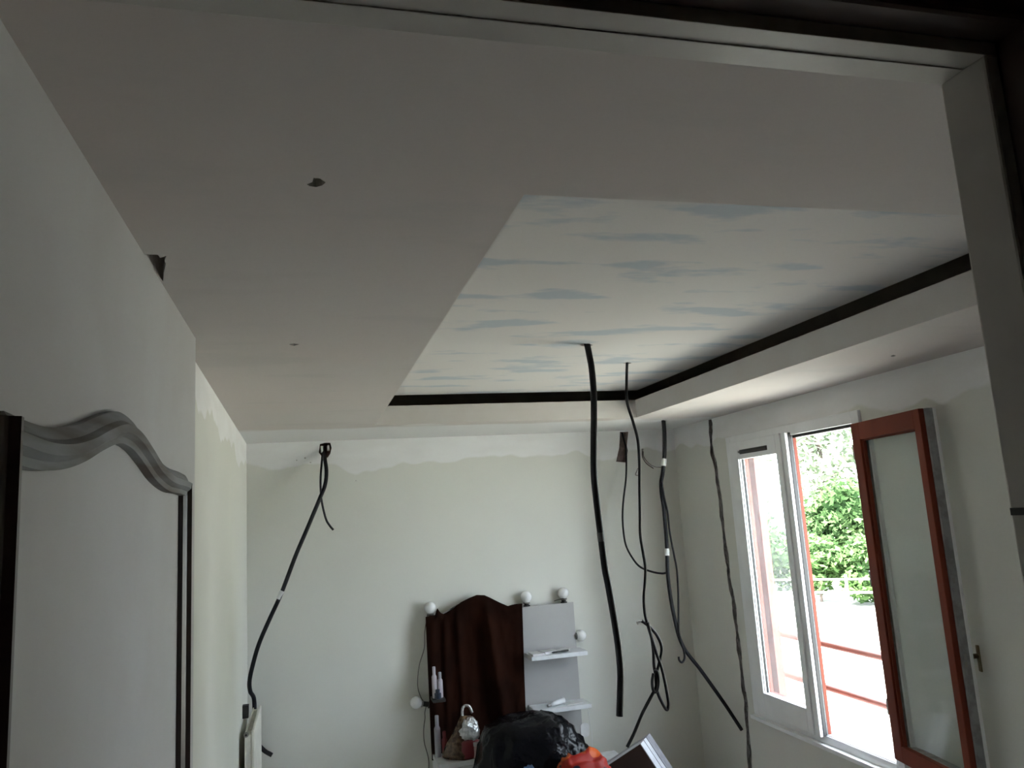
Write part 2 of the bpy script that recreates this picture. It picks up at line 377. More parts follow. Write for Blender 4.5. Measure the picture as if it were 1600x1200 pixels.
# closed far leaf
def leaf(name, P, width, z0, z1, stile0, stile1, top, bot, th, m_in, m_out, label):
    """P(a, d, z): a along the leaf from the hinge, d through it (0 room face when shut .. th outer face)"""
    core = BM()
    def hb(a0, a1, d0, d1, za, zb, bm):
        vs = [bm.verts.new(P(a, d, z)) for a in (a0, a1) for d in (d0, d1) for z in (za, zb)]
        for f in ((0,1,3,2), (4,6,7,5), (0,4,5,1), (2,3,7,6), (0,2,6,4), (1,5,7,3)): bm.faces.new([vs[i] for i in f])
    # the room half is one frame, the weather half another
    hm = th*.62
    parts = []
    for (d0, d1, mt, nm) in ((0, hm, m_in, 'inner_frame'), (hm, th, m_out, 'outer_frame')):
        bm = BM(); s = 0 if nm == 'inner_frame' else .006
        hb(0, stile0, d0, d1, z0, z1, bm); hb(width-stile1, width-s, d0, d1, z0, z1, bm)
        hb(stile0, width-stile1, d0, d1, z1-top, z1, bm); hb(stile0, width-stile1, d0, d1, z0, z0+bot, bm)
        parts.append((nm, bm, mt))
    return parts, hb
# far leaf: hinge at Y=3.63 going to Y=3.13
Pc = lambda a, d, z: Vector((2.122+d, 3.635-a, z))
parts, hb = leaf('closed', Pc, .505, .915, 2.242, .075, .09, .09, .10, .058, M_white, M_rust, '')
cl = obj('closed_sash', parts[0][1], M_white, win, bevel=.002)
obj('outer_frame', parts[1][1], M_rust, cl, bevel=.001)
b = BM(); hb(.07, .42, .026, .030, 1.005, 2.16, b); obj('pane', b, M_glass, cl)
b = BM()
hb(.066, .080, .008, .024, 1.0, 2.16, b); obj('glazing_bead', b, M_white, cl, bevel=.001)
b = BM(); hb(.0805, .084, .018, .027, 1.012, 2.155, b); obj('glazing_seal', b, M_gasket, cl)
b = BM(); hb(.10, .345, -.0035, .002, 2.176, 2.198, b); v_ = obj('vent_slot', b, M_gasket, cl, bevel=.001)
b = BM(); hb(.13, .34, -.006, -.003, 2.181, 2.187, b); obj('vent_lip', b, M_wood, cl)
b = BM(); hb(.085, .095, -.004, .002, 2.183, 2.193, b); obj('vent_screw', b, M_metal, cl)
b = BM(); hb(.458, .466, -.010, .001, .915, 2.242, b); hb(.484, .505, -.004, .001, .915, 2.242, b); obj('meeting_bead', b, M_white, cl, bevel=.002)
b = BM(); hb(.5052, .5085, .012, .030, .918, 2.24, b); obj('meeting_gasket', b, M_gasket, cl)
b = BM(); hb(.4935, .5062, .034, .0365, .918, 2.24, b); obj('meeting_gasket', b, M_gasket, cl)
b = BM(); hb(.5052, .5062, .0, .01, 1.28, 1.31, b); obj('catch_slot', b, M_metal, cl)
# near leaf, swung about 170 degrees into the room, weather side facing us
hp = Vector((2.13, 2.692, 0)); fp = Vector((2.05, 2.230, 0)); ad = (fp-hp).normalized()
nd = Vector((-ad.y, ad.x, 0));
if nd.x < 0: nd = -nd                        # towards the wall behind
TH = .055
Po = lambda a, d, z: hp + ad*a + nd*(TH-d) + Vector((0, 0, z))     # d=TH is the outer (rust) face
parts, hb = leaf('open', Po, .469, .945, 2.224, .058, .042, .068, .06, TH, M_wedge, M_rust, '')
ol = obj('open_sash', parts[1][1], M_rust, win, bevel=.002)
obj('inner_frame', parts[0][1], M_wedge, ol, bevel=.002)
b = BM(); hb(.05, .435, .028, .032, 1.0, 2.165, b); obj('pane', b, M_glass, ol)
b = BM(); hb(.058, .066, .034, .046, 1.005, 2.156, b); hb(.066, .427, .034, .044, 2.150, 2.156, b); obj('glazing_bead', b, M_rust, ol)
b = BM(); hb(.068, .080, .012, .026, 1.005, 2.156, b); obj('inner_bead', b, M_white, ol)
b = BM(); hb(.420, .427, .033, .05, 1.0, 2.156, b); obj('rebate_bead', b, M_rust, ol)
b = BM(); hb(.455, .471, -.006, .006, .945, 2.224, b); obj('cover_strip', b, M_white, ol, bevel=.002)
for z in (1.63, 1.385, 1.36):
    b = BM(); hb(.4685, .4700, .018, .026, z, z+.018, b); obj('catch_slot', b, M_metal, ol)
hz = 1.385
b = BM(); hb(.415, .445, -.012, .001, hz-.05, hz+.05, b); han = obj('handle', b, M_handle, ol, bevel=.003); han['label'] = 'aged brass lever handle'
b = BM(); tube(b, [Po(.43, -.01, hz), Po(.43, -.05, hz)], .008, 10); obj('handle_spindle', b, M_handle, ol)
b = BM(); hb(.422, .440, -.066, -.048, hz-.052, hz+.036, b); obj('handle_grip', b, M_handle, ol, bevel=.004)
for z in (1.1, 1.58, 2.08):
    b = BM(); lathe(b, hp+Vector((.012, .012, z)), (0, 0, 1), [(0, .006), (.06, .006)], 10); obj('hinge', b, M_metal, win)

# guard rail outside
gr = thing('window_guard_rail', (2.42, 3.2, 1.03), 'rust red metal guard rail outside the window', 'railing')
for z in (1.232, 1.026):
    b = BM(); tube(b, [(2.289, 3.84, z), (2.40, 3.84, z), (2.42, 3.82, z), (2.42, 2.52, z), (2.40, 2.50, z), (2.289, 2.50, z)], .018, 10); obj('rail', b, M_rustbar, gr, smooth=True)

# ------------------------------------------------------------------ arched moulding on the near left wall
mo = thing('arched_panel_moulding', (XN, 1.26, .15), 'dark wooden panel moulding with arched dusty top on grey wall', 'moulding')
PROF = [(-.021, -.002), (-.021, .013), (-.013, .015), (-.007, .022), (.004, .023), (.009, .015), (.014, .013), (.021, .009), (.021, -.002)]
def sweep(pts, prof, bm):                   # pts: (Y, z) along the wall plane; prof: (offset across, height off the wall)
    n = len(pts); rings = []
    for i, (y, z) in enumerate(pts):
        a = Vector(pts[max(i-1, 0)]); c = Vector(pts[min(i+1, n-1)]); t = (c-a).normalized(); nn = Vector((-t.y, t.x))
        rings.append([bm.verts.new((XN+h, y+nn.x*w, z+nn.y*w)) for w, h in prof])
    for a, c in zip(rings, rings[1:]):
        for k in range(len(prof)): 
            k2_ = (k+1) % len(prof); bm.faces.new((a[k], a[k2_], c[k2_], c[k]))
    bm.faces.new(rings[0]); bm.faces.new(rings[-1][::-1])
up_ = [(90, 180), (250, 245), (400, 280), (520, 285), (650, 250), (780, 185), (900, 152), (970, 155), (1060, 210), (1150, 330), (1230, 470), (1320, 570), (1420, 605), (1470, 640)]
lo_ = [(150, 470), (290, 522), (420, 532), (560, 505), (690, 455), (800, 390), (900, 335), (970, 340), (1050, 415), (1130, 530), (1220, 645), (1320, 715), (1400, 738), (1450, 750)]
arch = []
for (a, b_), (c, d) in zip(up_, lo_):
    p = atX((a+c)/10, 620+(b_+d)/10, XN+.012); arch.append(Vector((p.y, p.z, 0)))
arch[0].x -= .02
arch = [(p.x, p.y) for p in spline(arch, 6)]
b = BM(); sweep(arch, PROF, b); ar = obj('arched_rail', b, M_dusty, mo); ar['label'] = 'dusty grey arched top rail'
zl = arch[0][1]; zr = arch[-1][1]
b = BM(); sweep([(arch[0][0]+.002, .15), (arch[0][0]+.002, zl+.016)], [(w*.8, h*1.0) for w, h in PROF], b); obj('stile', b, M_wood, mo)
b = BM(); sweep([(arch[-1][0]-.004, .15), (arch[-1][0]-.004, zr+.004)], PROF, b); obj('stile', b, M_wood, mo)
b = BM(); sweep([(arch[0][0]-.02, .15), (arch[-1][0]+.02, .15)], PROF, b); obj('bottom_rail', b, M_wood, mo)

# ------------------------------------------------------------------ radiator on the far left wall
rd = thing('radiator', (-.27, 3.97, .45), 'cream panel radiator on left wall, loose cable tucked behind', 'radiator')
XRB, XRF, RY0, RY1, RZ0, RZ1 = -.288, -.248, 3.722, 4.232, .46, 1.082
obj('panel', boxb(XRF-.012, XRF, RY0, RY1, RZ0, RZ1+.012), M_rad, rd, bevel=.004)
obj('side_cover', boxb(XRB, XRF-.012, RY0+.002, RY0+.012, RZ0+.01, RZ1-.004), M_rad, rd, bevel=.002)
obj('side_cover', boxb(XRB, XRF-.012, RY1-.012, RY1-.002, RZ0+.01, RZ1-.004), M_rad, rd, bevel=.002)
obj('back_panel', boxb(XRB, XRB+.006, RY0, RY1, RZ0, RZ1+.004), M_rad, rd, bevel=.002)
for k in range(17):
    y = RY0+.03+k*(RY1-RY0-.06)/16
    obj('grille_bar', boxb(XRB+.006, XRF-.012, y-.004, y+.004, RZ1-.008, RZ1-.002), M_rad, rd)
for y in (3.96,): obj('bracket', boxb(LX(y)-.004, XRB+.001, y-.012, y+.03, 1.10, 1.155), M_black, rd, bevel=.002)
obj('bracket', boxb(LX(3.8)-.004, XRB+.001, 3.79, 3.83, .55, .60), M_black, rd)
b = BM(); lathe(b, (-.281, RY0+.004, 1.082), (0, -1, 0), [(0, .011), (.006, .011), (.007, .008), (.010, .008)], 16); vv = obj('bleed_cap', b, M_metal, rd, smooth=False)
b = BM(); lathe(b, (-.281, RY0-.006, 1.082), (0, -1, 0), [(0, .0045), (.0015, .0045)], 12); obj('bleed_screw', b, M_black, vv)

# ------------------------------------------------------------------ loose cables
def cable(bm, pts, r, n=8, seg=10): tube(bm, spline(pts, n), r, seg)
def pY(lst): return [atY(x, y, Y) for x, y, Y in lst]
def sleeve(name, pts3, r, parent, mat): 
    b = BM(); tube(b, pts3, r, 12); return obj(name, b, mat, parent, smooth=False)
# 1: wall opening to radiator
c1 = thing('wall_cable', atY(508, 703, 4.30), 'black cable from chiselled wall opening down to the radiator', 'cable')
P1 = pY([(507, 700, 4.36), (507, 713, 4.30), (510, 735, 4.24), (508, 757, 4.21), (500, 778, 4.19), (480, 826, 4.17), (462, 868, 4.16), (440, 926, 4.16), (420, 970, 4.17), (405, 1005, 4.18), (396, 1035, 4.19), (390, 1063, 4.20), (391, 1080, 4.22), (397, 1093, 4.262), (398, 1130, 4.262), (402, 1158, 4.26), (412, 1172, 4.258), (425, 1180, 4.255)])
b = BM(); cable(b, P1, .0105); obj('conduit', b, M_conduit, c1, smooth=True)
b = BM(); cable(b, pY([(505, 700, 4.36), (503, 720, 4.29), (501, 745, 4.25), (501, 765, 4.23), (503, 785, 4.22), (509, 810, 4.21), (515, 821, 4.21), (521, 828, 4.21)]), .0058); obj('spare_wire', b, M_cable, c1, smooth=True)
sleeve('tape', pY([(441, 923, 4.16), (435, 936, 4.1615)]), .0118, c1, M_tape)
for x, y, w, h in ((501, 697, 4, 10), (511, 696, 3.5, 8)):
    a = atY(x, y, 4.327); c = atY(x+w, y+h, 4.327)
    obj('cable_clip', boxb(a.x, c.x, 4.322, 4.345, c.z, a.z), M_tape, c1, bevel=.002)
# 2: thick conduit from the raised ceiling
t0 = atZ(916, 538, ZC); Y2 = t0.y
c2 = thing('hanging_conduit', t0, 'thick black conduit hanging straight from the raised ceiling', 'cable')
L2 = [(916, 538, 0), (921, 556, 0), (924.5, 576, 0), (927.5, 612, 0), (928, 653, 0), (927.5, 697, 0), (928, 741, 0), (932, 783, 0), (938.5, 836, 0), (945, 887, 0), (951, 914+4, 0), (960.8, 975, 0), (967, 1019, 0), (969.6, 1053, 0), (969, 1087, 0), (968, 1119, 0)]
P2 = [atY(x, y, Y2 - .0) for x, y, _ in L2]; P2[0].z += .03
b = BM(); cable(b, P2, .0118, 8, 12); obj('conduit', b, M_conduit, c2, smooth=True)
sleeve('joint', [atY(938, 832, Y2), atY(939.7, 846, Y2)], .0126, c2, simple('grey_tape', (.05, .05, .05), .5))
# 3: thin tangled cable from the raised ceiling
t0 = atZ(981, 567, ZC); Y3 = t0.y
c3 = thing('tangled_cable', t0, 'thin black cable from the raised ceiling ending in a tangled loop', 'cable')
L3 = [(981, 567, 0), (979, 599, 0), (979.7, 627.6, 0), (989, 659, 0), (996.5, 688, 0), (999, 722, 0), (999.3, 760, 0), (1000, 805, 0), (1000.5, 836, 0), (1005, 865, 0), (1008.4, 886, 0), (1008, 908, 0), (1006, 933, 0), (1007.5, 958, 0), (1011.8, 976, 0), (1019, 999, -.006), (1026, 1021.6, -.012), (1033, 1041, -.01), (1038.7, 1064, 0), (1043.8, 1092, 0), (1044.4, 1103, 0), (1041.6, 1109, 0), (1034.5, 1098, 0), (1027.4, 1081, .006), (1025, 1058, .012), (1030, 1036, .012), (1034, 1013, .01), (1027.4, 994.6, .01), (1016, 980.5, .012), (1002.4, 970, .012)]
P3 = [atY(x, y, Y3+d) for x, y, d in L3]; P3[0].z += .03
b = BM(); cable(b, P3, .0062, 8, 8); obj('loop', b, M_cable, c3, smooth=True)
b = BM(); cable(b, [atY(x, y, Y3+d) for x, y, d in [(1012, 973, -.012), (1018, 996, .006), (1021, 1018, .004), (1022, 1041, 0), (1025.5, 1060, -.01), (1025, 1074, -.012), (1020.3, 1083, -.008), (1009, 1104, 0), (1002, 1118, 0), (990.5, 1146, 0), (979.8, 1167.5, 0)]], .0066, 8, 8); obj('tail', b, M_cable, c3, smooth=True)
b = BM(); cable(b, [atY(x, y, Y3-.012) for x, y in ((1021, 1052), (1019, 1066), (1021, 1079), (1026, 1080), (1029, 1066), (1027, 1050), (1022, 1049))], .0062, 6, 8); obj('knot', b, M_cable, c3, smooth=True)
b = BM(); cable(b, [atY(x, y, Y3+.012) for x, y in ((1003, 970), (999, 971), (995, 972.5))], .0035, 4, 8)
cable(b, [atY(x, y, Y3+.014) for x, y in ((1002, 971), (998.5, 973), (996, 975))], .003, 4, 6); obj('bare_ends', b, M_tape, c3, smooth=True)
# 4: cable from the second wall opening, swagged across to the conduit
c4_ = thing('swagged_cable', atY(978, 697, 4.3), 'thin black cable swagged from ragged wall opening to the conduit', 'cable')
b = BM(); cable(b, pY([(972, 676, 4.352), (975, 688, 4.345), (978, 700, 4.315), (978.7, 722, 4.28), (978, 748, 4.25), (974.3, 779, 4.22), (972.7, 805, 4.19), (974, 830, 4.17), (978, 852, 4.14), (987.6, 871, 4.08), (1000, 885.5, 4.02), (1019, 893.4, 3.96), (1035, 896, 3.93), (1043, 894, 3.925)]), .0055, 8, 8); obj('wire', b, M_cable, c4_, smooth=True)
# 5: conduit from the false ceiling near the window corner
t0 = atZ(1036.6, 658.6, ZS); Y5 = t0.y
c5 = thing('taped_conduit', t0, 'black conduit with white tape hanging from false ceiling to the chase', 'cable')
L5 = [(1036.6, 656, 0), (1038.2, 678, 0), (1038.2, 710, 0), (1037, 722.5, 0), (1035.7, 738, 0), (1033, 754, 0), (1034, 773, 0), (1037, 792, 0), (1039.8, 824, 0), (1042, 855.5, 0), (1043, 893, 0), (1047, 928, 0), (1053, 962, 0), (1061.4, 996, 0), (1072.7, 1018.7, 0), (1092.6, 1044, -.01), (1112, 1071, -.03), (1135, 1103.8, -.05), (1159, 1140.6, -.07)]
P5 = [atY(x, y, Y5+d) for x, y, d in L5]; P5[0].z += .02
b = BM(); cable(b, P5, lambda t: .0115-.0022*t, 8, 10); obj('conduit', b, M_conduit, c5, smooth=True)
sleeve('tape', [atY(1037.4, 717, Y5-.004), atY(1036.4, 728, Y5-.004)], .0155, c5, M_tape)
sleeve('tape', [atY(1042, 857, Y5), atY(1042.4, 868, Y5)], .0128, c5, M_tape)
b = BM(); cable(b, [atY(x, y, Y5-.012) for x, y in ((1034, 752), (1038, 778), (1043, 800), (1046.5, 832), (1053, 866), (1057.5, 890), (1059.4, 917), (1060, 945), (1060.5, 982), (1064, 1001.7), (1069, 1018.7), (1069.5, 1029), (1065.7, 1035), (1061.4, 1031.5), (1060.5, 1026))], .0055, 8, 8); obj('hooked_wire', b, M_cable, c5, smooth=True)
# small stripped wires on the back wall
c6 = thing('stripped_wires', atY(1004, 708, 4.325), 'thin bare wires curling from screw in back wall', 'wire')
b = BM(); cable(b, pY([(1004, 703, 4.335), (1004, 714, 4.29), (1010.6, 724.7, 4.25), (1021, 732, 4.22)]), .003, 8, 6); obj('wire', b, M_copper, c6, smooth=True)
b = BM(); cable(b, pY([(1005, 705, 4.335), (1006, 714, 4.28), (1014, 724, 4.2), (1023.8, 729.5, 4.1), (1035, 730, Y5)]), .0028, 8, 6); obj('wire', b, M_copper, c6, smooth=True)
b = BM(); cable(b, pY([(997, 731, 4.333), (995, 736, 4.30), (993, 742, 4.28), (999, 743, 4.27)]), .002, 6, 6); obj('wire', b, M_copper, c6, smooth=True)
b = BM(); p = atY(1004, 702.5, YB); lathe(b, (p.x, YB+.003, p.z), (0, -1, 0), [(0, .006), (.006, .006), (.008, .003)], 10); obj('screw', b, M_metal, c6)

# ------------------------------------------------------------------ vanity
VX0, VX1, VY, DTOP = .595, 1.425, 4.285, .752
va = thing('vanity', (1.0, 4.2, 0), 'white dressing table with tall bulb-lined board and shelves', 'dressing table')
vt = 1.95-.512
obj('backboard', boxb(VX0, VX1, VY, VY+.016, .10, vt), M_board, va, bevel=.0015)
# arched mirror under the cloth
b = BM(); mp_ = []
for k in range(13):
    t = k/12; x = .63+t*.48; mp_.append((x, vt-.015+.085*math.sin(math.pi*t)**1.3))
loop = [(.63, DTOP+.002)]+mp_+[(1.11, DTOP+.002)]
f_ = [b.verts.new((x, VY-.006, z)) for x, z in loop]; g_ = [b.verts.new((x, VY-.001, z)) for x, z in loop]
b.faces.new(f_); b.faces.new(g_[::-1])
for i in range(len(loop)): b.faces.new((f_[i], f_[(i+1) % len(loop)], g_[(i+1) % len(loop)], g_[i]))
obj('mirror', b, M_mirror, va)
obj('desk_top', boxb(VX0-.004, 1.345, 4.055, VY, DTOP-.022, DTOP), M_shelf, va, bevel=.001)
for x in (VX0, 1.325): obj('side_panel', boxb(x, x+.018, 4.065, VY, 0, DTOP-.022), M_shelf, va, bevel=.001)
obj('drawer_front', boxb(VX0+.02, 1.323, 4.062, 4.08, DTOP-.17, DTOP-.026), M_shelf, va, bevel=.002)
sA = atY(866, 1029, 4.15).z; sB = atY(868, 1113, 4.15).z
SH = []
for i, (l, r, zf) in enumerate((((834, 1030), (911, 1020), 0), ((838, 1116), (918, 1101), 0))):
    pl_, pr_ = atY(*l, 4.15), atY(*r, 4.15); zt = (pl_.z+pr_.z)/2 + .010
    SH.append(zt); obj('shelf', boxb(1.125, VX1+.016, 4.15, VY, zt-.022, zt), M_shelf, va, bevel=.0015)
obj('shelf', boxb(VX0-.002, VX0+.062, 4.155, VY, 1.02, 1.035), M_black, va, bevel=.0015)
pp = atY(917, 1140, VY)
b = BM(); w, h, rr = .024, .036, .018
lp = []
for cx, cz, a0 in ((w-rr, h-rr, 0), (-(w-rr), h-rr, 90), (-(w-rr), -(h-rr), 180), (w-rr, -(h-rr), 270)):
    for k in range(5):
        a = math.radians(a0+k*22.5); lp.append((pp.x-.012+cx+rr*math.cos(a), pp.z+cz+rr*math.sin(a)))
f_ = [b.verts.new((x, VY-.005, z)) for x, z in lp]; g_ = [b.verts.new((x, VY+.001, z)) for x, z in lp]
b.faces.new(f_); b.faces.new(g_[::-1])
for i in range(len(lp)): b.faces.new((f_[i], f_[(i+1) % len(lp)], g_[(i+1) % len(lp)], g_[i]))
o = obj('cover_plate', b, M_bulb, va); o['label'] = 'white rounded plastic plate'
# bulbs are parts of the dressing table
def bulb(c, axis, hold):
    axis = Vector(axis).normalized(); c = Vector(c); b = BM()
    R = .031
    prof = [(-R*1.12, .012), (-R*.98, .014)]+[(-R*math.cos(a), R*math.sin(a)) for a in [math.radians(k) for k in range(32, 180, 12)]]+[(R, 0)]
    lathe(b, c, axis, prof, 24); g = obj('bulb', b, M_bulb, va, smooth=True)
    b = BM(); lathe(b, c, axis, [(-R-hold, .019), (-R-hold+.006, .019), (-R-hold+.007, .013), (-R*.95, .013)], 18); obj('socket', b, M_black, g)
    b = BM(); lathe(b, c, axis, [(-R-.006, .018), (-R-.001, .020), (-R+.002, .016)], 18); obj('collar', b, M_metal, g)
zt_ = vt+.047
for x, y in ((672, 950), (822, 932.5), (880, 926.5)):
    p = atY(x, y, VY+.008); bulb((p.x, VY+.008, max(p.z, vt+.040)), (0, 0, 1), max(p.z, vt+.040)-vt-.031)
p = atY(907.5, 993, VY+.008); bulb((p.x, VY+.008, p.z), (1, 0, 0), p.x-VX1-.031)
p = atY(650, 1098, VY+.008); bulb((p.x, VY+.008, p.z), (-1, 0, .25), max(VX0-p.x-.031, .03))
b = BM(); cable(b, pY([(668, 962, VY), (664, 985, VY), (663, 1012, VY), (655, 1040, VY), (652.5, 1070, VY), (657, 1088, VY), (664, 1100, VY)]), .0022, 8, 6); obj('lamp_cord', b, M_cord, va, smooth=True)
b = BM(); cable(b, pY([(668, 1096, VY), (664, 1112, VY), (664, 1122, VY), (662, 1140, VY), (663, 1160, VY), (669, 1183, VY), (670, 1200, VY), (668, 1240, VY)]), .0022, 8, 6); obj('lamp_cord', b, M_cord, va, smooth=True)
b = BM(); cable(b, pY([(884, 935, VY), (876, 936, VY-.01), (866, 939, VY-.004)]), .002, 6, 6); obj('lamp_cord', b, M_cord, va, smooth=True)
b = BM(); cable(b, pY([(919, 1108, VY), (922, 1130, VY), (925, 1150, VY), (926, 1180, VY), (926, 1230, VY)]), .0016, 6, 6); obj('lamp_cord', b, M_tape, va, smooth=True)

# ------------------------------------------------------------------ brown cloth over the mirror
random.seed(2)
TOPL = [(665, 964), (672, 962), (680, 961), (683, 950), (688, 957), (693, 960), (706, 953), (720, 941), (733, 934.5), (745, 929.5), (757, 930), (766, 934), (780, 941), (793, 947), (800, 945), (806, 943.8), (816, 943)]
BOTL = [(674, 1196), (822, 1150)]
def topz(x):
    for (a, b_), (c, d) in zip(TOPL, TOPL[1:]):
        if a <= x <= c: return b_ + (d-b_)*(x-a)/(c-a)
    return TOPL[-1][1]
b = BM(); NU, NV = 90, 60; grid = []
def ridge(s, c, w): return math.exp(-((s-c)/w)**2)
for j in range(NV+1):
    v = j/NV; row = []
    for i in range(NU+1):
        u = i/NU; xt = 665+151*u; yt = topz(xt)
        xb = 675+147*u; yb = 1188 - 48*max(0, (u-.55)/.45)
        x = xt+(xb-xt)*v; y = yt+(yb-yt)*v
        # folds fall from the peak and from the pinched corner
        d = .068*ridge(u, .62+.20*v, .05+.03*v)*min(1, v*5) + .030*ridge(u, .32+.05*v, .03)*math.exp(-v*1.6)*min(1, v*8) + .028*ridge(u, .20-.02*v, .03)*math.exp(-v*1.5)*min(1, v*8)
        d += .018*ridge(u, .06, .06) + .014*ridge(u, .93, .05)*v + .02*v*ridge(u, .45, .08)
        d += .012*noise.noise(Vector((u*7, v*2.2, 3.1)))*min(1, v*3) + .004*noise.noise(Vector((u*22, v*9, 1)))
        Y = VY-.014-d-.018*v
        if v < .03: Y = VY-.010-d*.4
        row.append(b.verts.new(atY(x, y, Y)))
    grid.append(row)
for j in range(NV):
    for i in range(NU): b.faces.new((grid[j][i], grid[j][i+1], grid[j+1][i+1], grid[j+1][i]))
cl_ = obj('brown_cloth', b, M_brown, smooth=True, recalc=False); tag(cl_, 'dark brown cloth draped over the dressing table mirror', 'cloth')
sm = cl_.modifiers.new('solid', 'SOLIDIFY'); sm.thickness = .004; sm.offset = 0

# ------------------------------------------------------------------ things on the shelves and desk
def pmat(n, c, r=.5): return simple(n, c, r)
# papers on the upper shelf
zs = SH[0]
sh = thing('paper_stack', (1.25, 4.2, zs), 'loose papers and card lying on the upper vanity shelf', 'paper')
obj('card', boxb(1.135, 1.20, 4.155, 4.25, zs, zs+.010), M_paper, sh)
b = BM(); obox(b, (1.205, 4.16, zs+.001), (.085, .02, 0), (-.02, .075, 0), (0, 0, .013)); obj('booklet', b, M_paper, sh)
b = BM(); obox(b, (1.27, 4.165, zs+.001), (.08, .012, .006), (-.01, .05, 0), (0, 0, .009)); obj('sheet', b, M_paper, sh)
pn = thing('black_pen', (1.29, 4.165, zs+.006), 'short black pen beside papers on the upper vanity shelf', 'pen')
b = BM(); lathe(b, (1.24, 4.156, zs+.0095), (1, .06, .02), [(0, .002), (.008, .0045), (.06, .0045)], 10); obj('barrel', b, M_black, pn)
b = BM(); lathe(b, (1.30, 4.16, zs+.011), (1, .06, .02), [(0, .005), (.035, .005), (.037, .003)], 10); obj('cap', b, M_black, pn)
# white tube on the lower shelf
zs = SH[1]
tb = thing('cosmetic_tube', (1.25, 4.2, zs), 'white squeezed cosmetic tube lying on the lower vanity shelf', 'tube')
b = BM(); tube(b, [(1.225, 4.19, zs+.010), (1.245, 4.20, zs+.012), (1.27, 4.21, zs+.014), (1.30, 4.222, zs+.016), (1.31, 4.226, zs+.016)], lambda t: .009+.008*t, 12); obj('tube_body', b, M_shelf, tb, smooth=True)
b = BM(); lathe(b, (1.225, 4.19, zs+.010), (-1, -.45, -.05), [(0, .008), (.022, .0075)], 12); obj('cap', b, M_metal, tb)
pk = obj('paper_scrap', (lambda b: (obox(b, (1.315, 4.17, zs), (.09, .02, 0), (-.02, .06, 0), (0, 0, .003)), b)[1])(BM()), M_paper); tag(pk, 'flat white paper scrap beside tube on the lower vanity shelf', 'paper')
# bottles at the left edge of the vanity
def bottle(name, base, h, r, mb, mc, label, cat, cap=.25):
    t = thing(name, base, label, cat); b = BM()
    lathe(b, base, (0, 0, 1), [(0, r*.9), (.004, r), (h*(1-cap)*.9, r), (h*(1-cap), r*.6)], 16); obj('body', b, mb, t, smooth=False)
    b = BM(); lathe(b, Vector(base)+Vector((0, 0, h*(1-cap))), (0, 0, 1), [(0, r*.62), (h*cap*.95, r*.62), (h*cap, r*.5)], 16); obj('cap', b, mc, t)
    return t
lz = 1.035
M_navy = pmat('navy_plastic', (.012, .02, .04), .4); M_lilac = pmat('lilac_white', (.50, .46, .50), .4); M_redp = pmat('red_plastic', (.13, .010, .012), .5); M_greyp = pmat('grey_plastic', (.33, .33, .36), .4)
bottle('cosmetic_bottle', (.609, 4.200, lz), .155, .013, M_lilac, M_lilac, 'tall pale bottle on small side shelf of the vanity', 'bottle')
bottle('cosmetic_bottle', (.638, 4.198, lz), .125, .014, M_lilac, M_greyp, 'shorter pale bottle with grey cap on small side shelf', 'bottle')
bottle('cosmetic_jar', (.621, 4.178, lz), .045, .018, M_navy, M_navy, 'dark navy jar before pale bottles on small side shelf', 'jar', .35)
bottle('spray_bottle', (.612, 4.19, DTOP), .20, .016, M_greyp, M_greyp, 'grey spray bottle on desk beside draped cloth', 'bottle')
bottle('red_bottle', (.643, 4.165, DTOP), .125, .014, M_redp, M_redp, 'small red bottle on desk beside grey spray bottle', 'bottle')
# crumpled shapes ---------------------------------------------------------------
def blob(c, r, n=5, amp=.08, fr=5.0, seed=0, power=1.0, base=None, ridged=True, taper=0):
    b = BM(); bmesh.ops.create_icosphere(b, subdivisions=n, radius=1)
    for v in b.verts:
        p = v.co.copy()
        q = Vector([math.copysign(abs(t)**power, t) for t in p])
        k = noise.noise(p*fr*.5+Vector((seed, 0, 0)))*.6
        w = noise.noise(p*fr+Vector((0, seed, 0)))
        k += (1-2*abs(w))*.5 if ridged else w*.5
        w = noise.noise(p*fr*2.3+Vector((0, 0, seed))); k += (.5-abs(w))*.35
        q = q*(1+amp*k)
        v.co = Vector(c)+Vector((q.x*r[0], q.y*r[1], q.z*r[2]))
        if base is not None and v.co.z < base: v.co.z = base
        if taper:
            g = 1+taper*(1-(v.co.z-(c[2]-r[2]))/(2*r[2])); v.co.x = c[0]+(v.co.x-c[0])*g; v.co.y = c[1]+(v.co.y-c[1])*(1+(g-1)*.6)
    return b
# bin bag on the floor in front of the vanity
p0 = atY(760, 1118, 3.86); p1 = atY(905, 1165, 3.86)
cx = (p0.x+p1.x)/2-.02
bg = thing('bin_bag', (cx, 3.84, 0), 'full black plastic bin bag standing before the vanity', 'bag')
obj('bag_body', blob((cx-.005, 3.865, .470), (.270, .160, .50), 5, .13, 2.7, 2.0, .62, 0, taper=.12), M_bag, bg, smooth=True)
obj('bag_shoulder', blob((cx+.15, 3.83, .70), (.14, .12, .17), 4, .2, 3, 7.0, .8), M_bag, bg, smooth=True)
b = BM()
for k in range(7):
    a = k*.9; q = atY(818+k*3, 1123+k*.8, 3.83)
    cable(b, [q+Vector((0, .01, -.02)), q+Vector((.006*math.sin(a), -.012, -.04)), q+Vector((.018, -.05, -.10))], .005, 5, 6)
obj('gathered_top', b, M_bag, bg, smooth=True)
